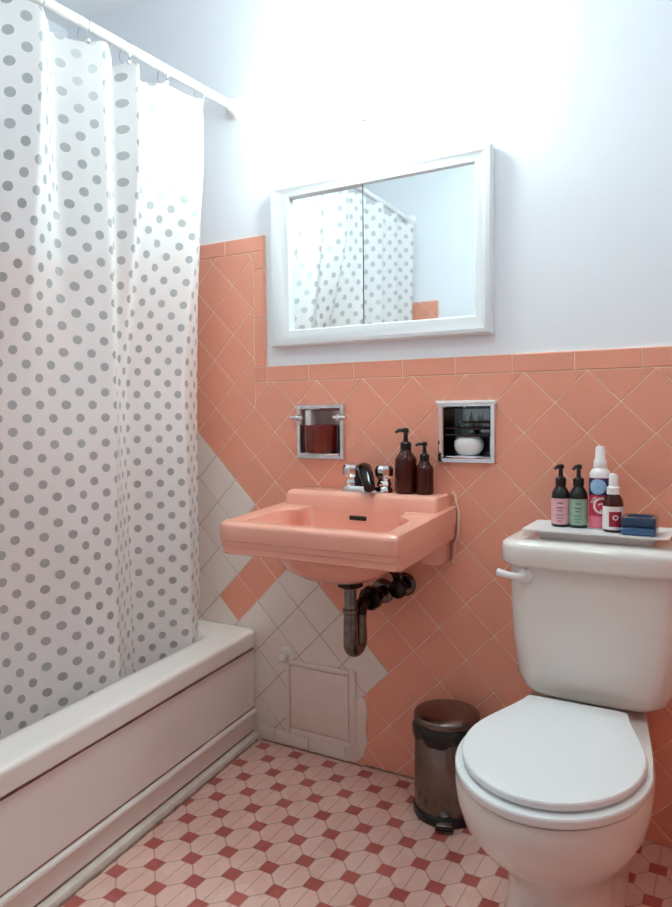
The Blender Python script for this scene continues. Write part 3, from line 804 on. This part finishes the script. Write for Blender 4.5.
def band(bm, c, r, z0, z1, a0, a1, n=16, lift=.0004, mi=0):
    """curved label on a bottle of radius r, facing a0..a1 degrees"""
    rings = []
    for i in range(n + 1):
        a = math.radians(a0 + (a1 - a0) * i / n); u, v = math.cos(a), math.sin(a)
        q = r + lift
        rings.append([(c[0] + r * u * .995, c[1] + r * v * .995, z0), (c[0] + q * u, c[1] + q * v, z0), (c[0] + q * u, c[1] + q * v, z1), (c[0] + r * u * .995, c[1] + r * v * .995, z1)])
    loft(bm, rings, (True, True), mi)
def dark_pump(name, c, label, lab, ink, sub, lx):
    t = thing(name, (c[0], c[1], ztf), label, 'bottle', 'bottles on the tank tray'); z = ztf; r = .0208
    bm = newbm(); lathe(bm, [(r * .85, z), (r, z + .003), (r, z + .074), (r * .93, z + .082), (r * .72, z + .090), (.011, z + .096), (.010, z + .100)], (c[0], c[1], 0), 32); obj('bottle_body', bm, 'black', t, angle=50)
    bm = newbm(); band(bm, c, r, z + .007, z + .068, 190, 350); lb = obj('label', bm, lab, t, sub)
    bm = newbm()
    for z0, z1, a0, a1 in ((.056, .059, 262, 296), (.045, .048, 256, 300), (.038, .0405, 262, 294), (.028, .0300, 252, 304), (.021, .0230, 256, 300), (.014, .0160, 260, 290)):
        band(bm, c, r + .0005, z + z0, z + z1, a0, a1, 8, .0003)
    obj('printing', bm, ink, t)
    bm = newbm(); pump(bm, c, z + .098, .92, (-.35, -1)); obj('pump', bm, 'black', t)
dark_pump('pump_bottle', (.981, -.104), 'black pump bottle with pink label, leftmost on the tank tray', 'lab_pink', 'ink', 'pink paper label', 0)
dark_pump('pump_bottle', (1.0215, -.101), 'black pump bottle with sage green label on the tank tray', 'lab_green', 'ink_green', 'sage green paper label', 0)

c = (1.069, -.099); r = .0235; z = ztf
sp_ = thing('spray_bottle', (c[0], c[1], z), 'tall white spray bottle with bright pink and blue wrap on the tray', 'bottle', 'bottles on the tank tray')
bm = newbm(); lathe(bm, [(r * .88, z), (r, z + .0036), (r, z + .1249), (r * .95, z + .1321), (r * .75, z + .1385), (.0125, z + .1430), (.0125, z + .1466)], (c[0], c[1], 0), 32); obj('bottle_body', bm, 'white_plastic', sp_, angle=50)
bm = newbm(); band(bm, c, r, z + .0036, z + .1195, 180, 360, 24); wr = obj('wrap', bm, 'lab_hot', sp_, 'crimson printed wrap')
bm = newbm(); band(bm, c, r + .0004, z + .0796, z + .1186, 184, 356, 20); obj('wrap_top', bm, 'lab_navy', sp_, 'navy band of the wrap')
bm = newbm(); band(bm, c, r + .0004, z + .0054, z + .0308, 184, 356, 20); obj('wrap_foot', bm, 'lab_rose', sp_, 'rose pink band of the wrap')
def disc_on(bm, c, r, zc, ac, rad, squash=1, lift=.0009, n=24, inner=0, a_from=0, a_to=360):
    b = bmesh.new()
    def P(q, t):
        aa = math.radians(ac) + q * math.cos(t) / r
        return (c[0] + (r + lift) * math.cos(aa), c[1] + (r + lift) * math.sin(aa), zc + q * squash * math.sin(t))
    steps = [math.radians(a_from + (a_to - a_from) * i / n) for i in range(n + 1)]
    if inner:
        A = [b.verts.new(P(rad, t)) for t in steps]; Bv = [b.verts.new(P(inner, t)) for t in steps]
        for i in range(n): b.faces.new((A[i], A[i + 1], Bv[i + 1], Bv[i]))
    else:
        levels = [[b.verts.new(P(rad * f, t)) for t in steps[:-1]] for f in (1, .66, .33)]
        for L0, L1 in zip(levels, levels[1:]):
            for i in range(n): b.faces.new((L0[i], L0[(i + 1) % n], L1[(i + 1) % n], L1[i]))
        b.faces.new(levels[-1])
    merge(bm, b)
bm = newbm(); disc_on(bm, c, r, z + .0995, 268, .018, lift=.0022); obj('wrap_disc', bm, 'lab_blue', sp_, 'pale blue disc printed on the wrap')
bm = newbm()
disc_on(bm, c, r, z + .0561, 290, .019, inner=.0145, a_from=30, a_to=300)
disc_on(bm, c, r, z + .0525, 290, .010, inner=.0065, a_from=-120, a_to=150)
for k in range(5): band(bm, c, r + .0006, z + .0615 + k * .003, z + .0626 + k * .003, 218 + 6 * k, 252 + 3 * k, 6, .0004)
obj('swirl_print', bm, 'lab_white', sp_, 'white swirl printed on the wrap')
bm = newbm(); lathe(bm, [(.0145, z + .1430), (.0150, z + .1448), (.0140, z + .1593), (.0115, z + .1629), (.0105, z + .1864), (.0085, z + .1919), (.003, z + .1928)], (c[0], c[1], 0), 24); obj('spray_cap', bm, 'white_plastic', sp_, angle=40)

c = (1.103, -.130); r = .0225; z = ztf
am = thing('spray_bottle', (c[0], c[1], z), 'small amber spray bottle with white cap and red square label on the tray', 'bottle', 'bottles on the tank tray')
bm = newbm(); lathe(bm, [(r * .88, z), (r, z + .0038), (r, z + .0589), (r * .95, z + .0684), (r * .8, z + .0779), (.012, z + .0855), (.011, z + .0893)], (c[0], c[1], 0), 32); obj('bottle_body', bm, 'amber', am, angle=50)
bm = newbm(); band(bm, c, r, z + .0066, z + .0589, 170, 370, 24); obj('label', bm, 'lab_white', am, 'white label round the bottle')
bm = newbm(); band(bm, c, r + .0005, z + .0133, z + .0475, 256, 326, 10); obj('label_panel', bm, 'lab_red', am, 'deep red square on the label')
bm = newbm(); disc_on(bm, c, r, z + .0342, 291, .006, inner=.0035, lift=.0014); obj('label_mark', bm, 'lab_white', am)
bm = newbm(); lathe(bm, [(.0145, z + .0855), (.0145, z + .1007), (.0105, z + .1035), (.0095, z + .1273), (.0075, z + .1311), (.003, z + .1321)], (c[0], c[1], 0), 24); obj('spray_cap', bm, 'white_plastic', am, angle=40)

sd = thing('soap_dish', (1.16, -.136, ztf), 'square blue glass soap dish at the right end of the tray', 'soap dish')
bm = newbm()
sr = lambda o, z: rrect(1.124 + o, 1.196 - o, -.172 + o, -.100 - o, .005, z, 4, 2)
loft(bm, [sr(.004, ztf), sr(0, ztf + .003), sr(0, ztf + .015), sr(.002, ztf + .0175), sr(.004, ztf + .0185)], (True, True)); obj('dish_base', bm, 'blue_soap', sd, 'lighter blue lower block')
bm = newbm()
loft(bm, [sr(.003, ztf + .0188), sr(.0005, ztf + .021), sr(.0005, ztf + .036), sr(.003, ztf + .040), sr(.010, ztf + .0395), sr(.014, ztf + .031), sr(.02, ztf + .030)], (True, True)); obj('dish_top', bm, 'blue_deep', sd, 'darker blue hollowed top')

# ------------------------------------------------------------------ pedal bin
bx, by_, br = .698, -.118, .084
bn = thing('pedal_bin', (bx, by_, 0), 'small round brushed steel pedal bin on the floor beside the toilet', 'bin')
bm = newbm(); lathe(bm, [(br + .002, .0005), (br + .004, .006), (br + .004, .022), (br + .001, .026)], (bx, by_, 0), 48); obj('base_ring', bm, 'black', bn)
bm = newbm(); lathe(bm, [(br - .001, .024), (br, .027), (br, .222), (br - .002, .224)], (bx, by_, 0), 48); obj('bin_body', bm, 'steel', bn, angle=50)
bm = newbm(); rings = []
random.seed(5)
for q, (dr, z) in enumerate(((.0012, .206), (.0030, .214), (.0035, .232), (.001, .245), (-.006, .249))):
    rings.append([(bx + (br + dr + (.0022 * math.sin(a * 7 + q) + .0012 * math.sin(a * 13)) * (q < 3)) * math.cos(a), by_ + (br + dr + (.002 * math.sin(a * 7 + q)) * (q < 3)) * math.sin(a),
                   z + (.005 * math.sin(a * 5) + .003 * math.sin(a * 11)) * (q == 0)) for a in [2 * PI * i / 72 for i in range(72)]])
loft(bm, rings, (True, True)); obj('bin_liner', bm, 'liner', bn, 'black bag edge folded over the rim', angle=60)
bm = newbm(); lathe(bm, [(br - .004, .2495), (br + .002, .2505), (br + .002, .262), (br - .002, .267), (br - .02, .2725), (br - .05, .276), (.004, .277)], (bx, by_, 0), 48); obj('bin_lid', bm, 'steel', bn, angle=50)
dx, dy = .30, -.954
bm = newbm()
P0 = Vector((bx + dx * (br - .005), by_ + dy * (br - .005), 0)); dv = Vector((dx, dy, 0)); sv_ = Vector((-dy, dx, 0))
def obox(bm, c, d, s, l0, l1, w0, w1, z0, z1, bev):
    b = bmesh.new(); bmesh.ops.create_cube(b, size=1)
    for v in b.verts:
        l = l1 if v.co.x > 0 else l0; w = w1 if v.co.y > 0 else w0; z = z1 if v.co.z > 0 else z0
        v.co = c + d * l + s * w; v.co.z = z
    bmesh.ops.bevel(b, geom=b.edges[:], offset=bev, segments=2, profile=.5, affect='EDGES'); merge(bm, b)
obox(bm, P0, dv, sv_, 0, .034, -.022, .022, .008, .020, .003); obj('pedal', bm, 'black', bn)
bm = newbm(); obox(bm, P0, dv, sv_, .012, .030, -.019, .019, .0202, .0222, .0008); obj('pedal_plate', bm, 'chrome', bn)
# ------------------------------------------------------------------ light and colour management
w = bpy.data.worlds.new('world'); sc.world = w; w.use_nodes = True
w.node_tree.nodes['Background'].inputs[0].default_value = (.8, .85, 1, 1); w.node_tree.nodes['Background'].inputs[1].default_value = .2
sc.view_settings.view_transform = 'Standard'; sc.view_settings.look = 'None'; sc.view_settings.gamma = 1
sc.view_settings.use_curve_mapping = False; sc.view_settings.exposure = 1.16
sc.cycles.max_bounces = 10; sc.cycles.diffuse_bounces = 6; sc.cycles.glossy_bounces = 5; sc.cycles.transparent_max_bounces = 12
sc.cycles.use_denoising = True; sc.cycles.sample_clamp_indirect = 6
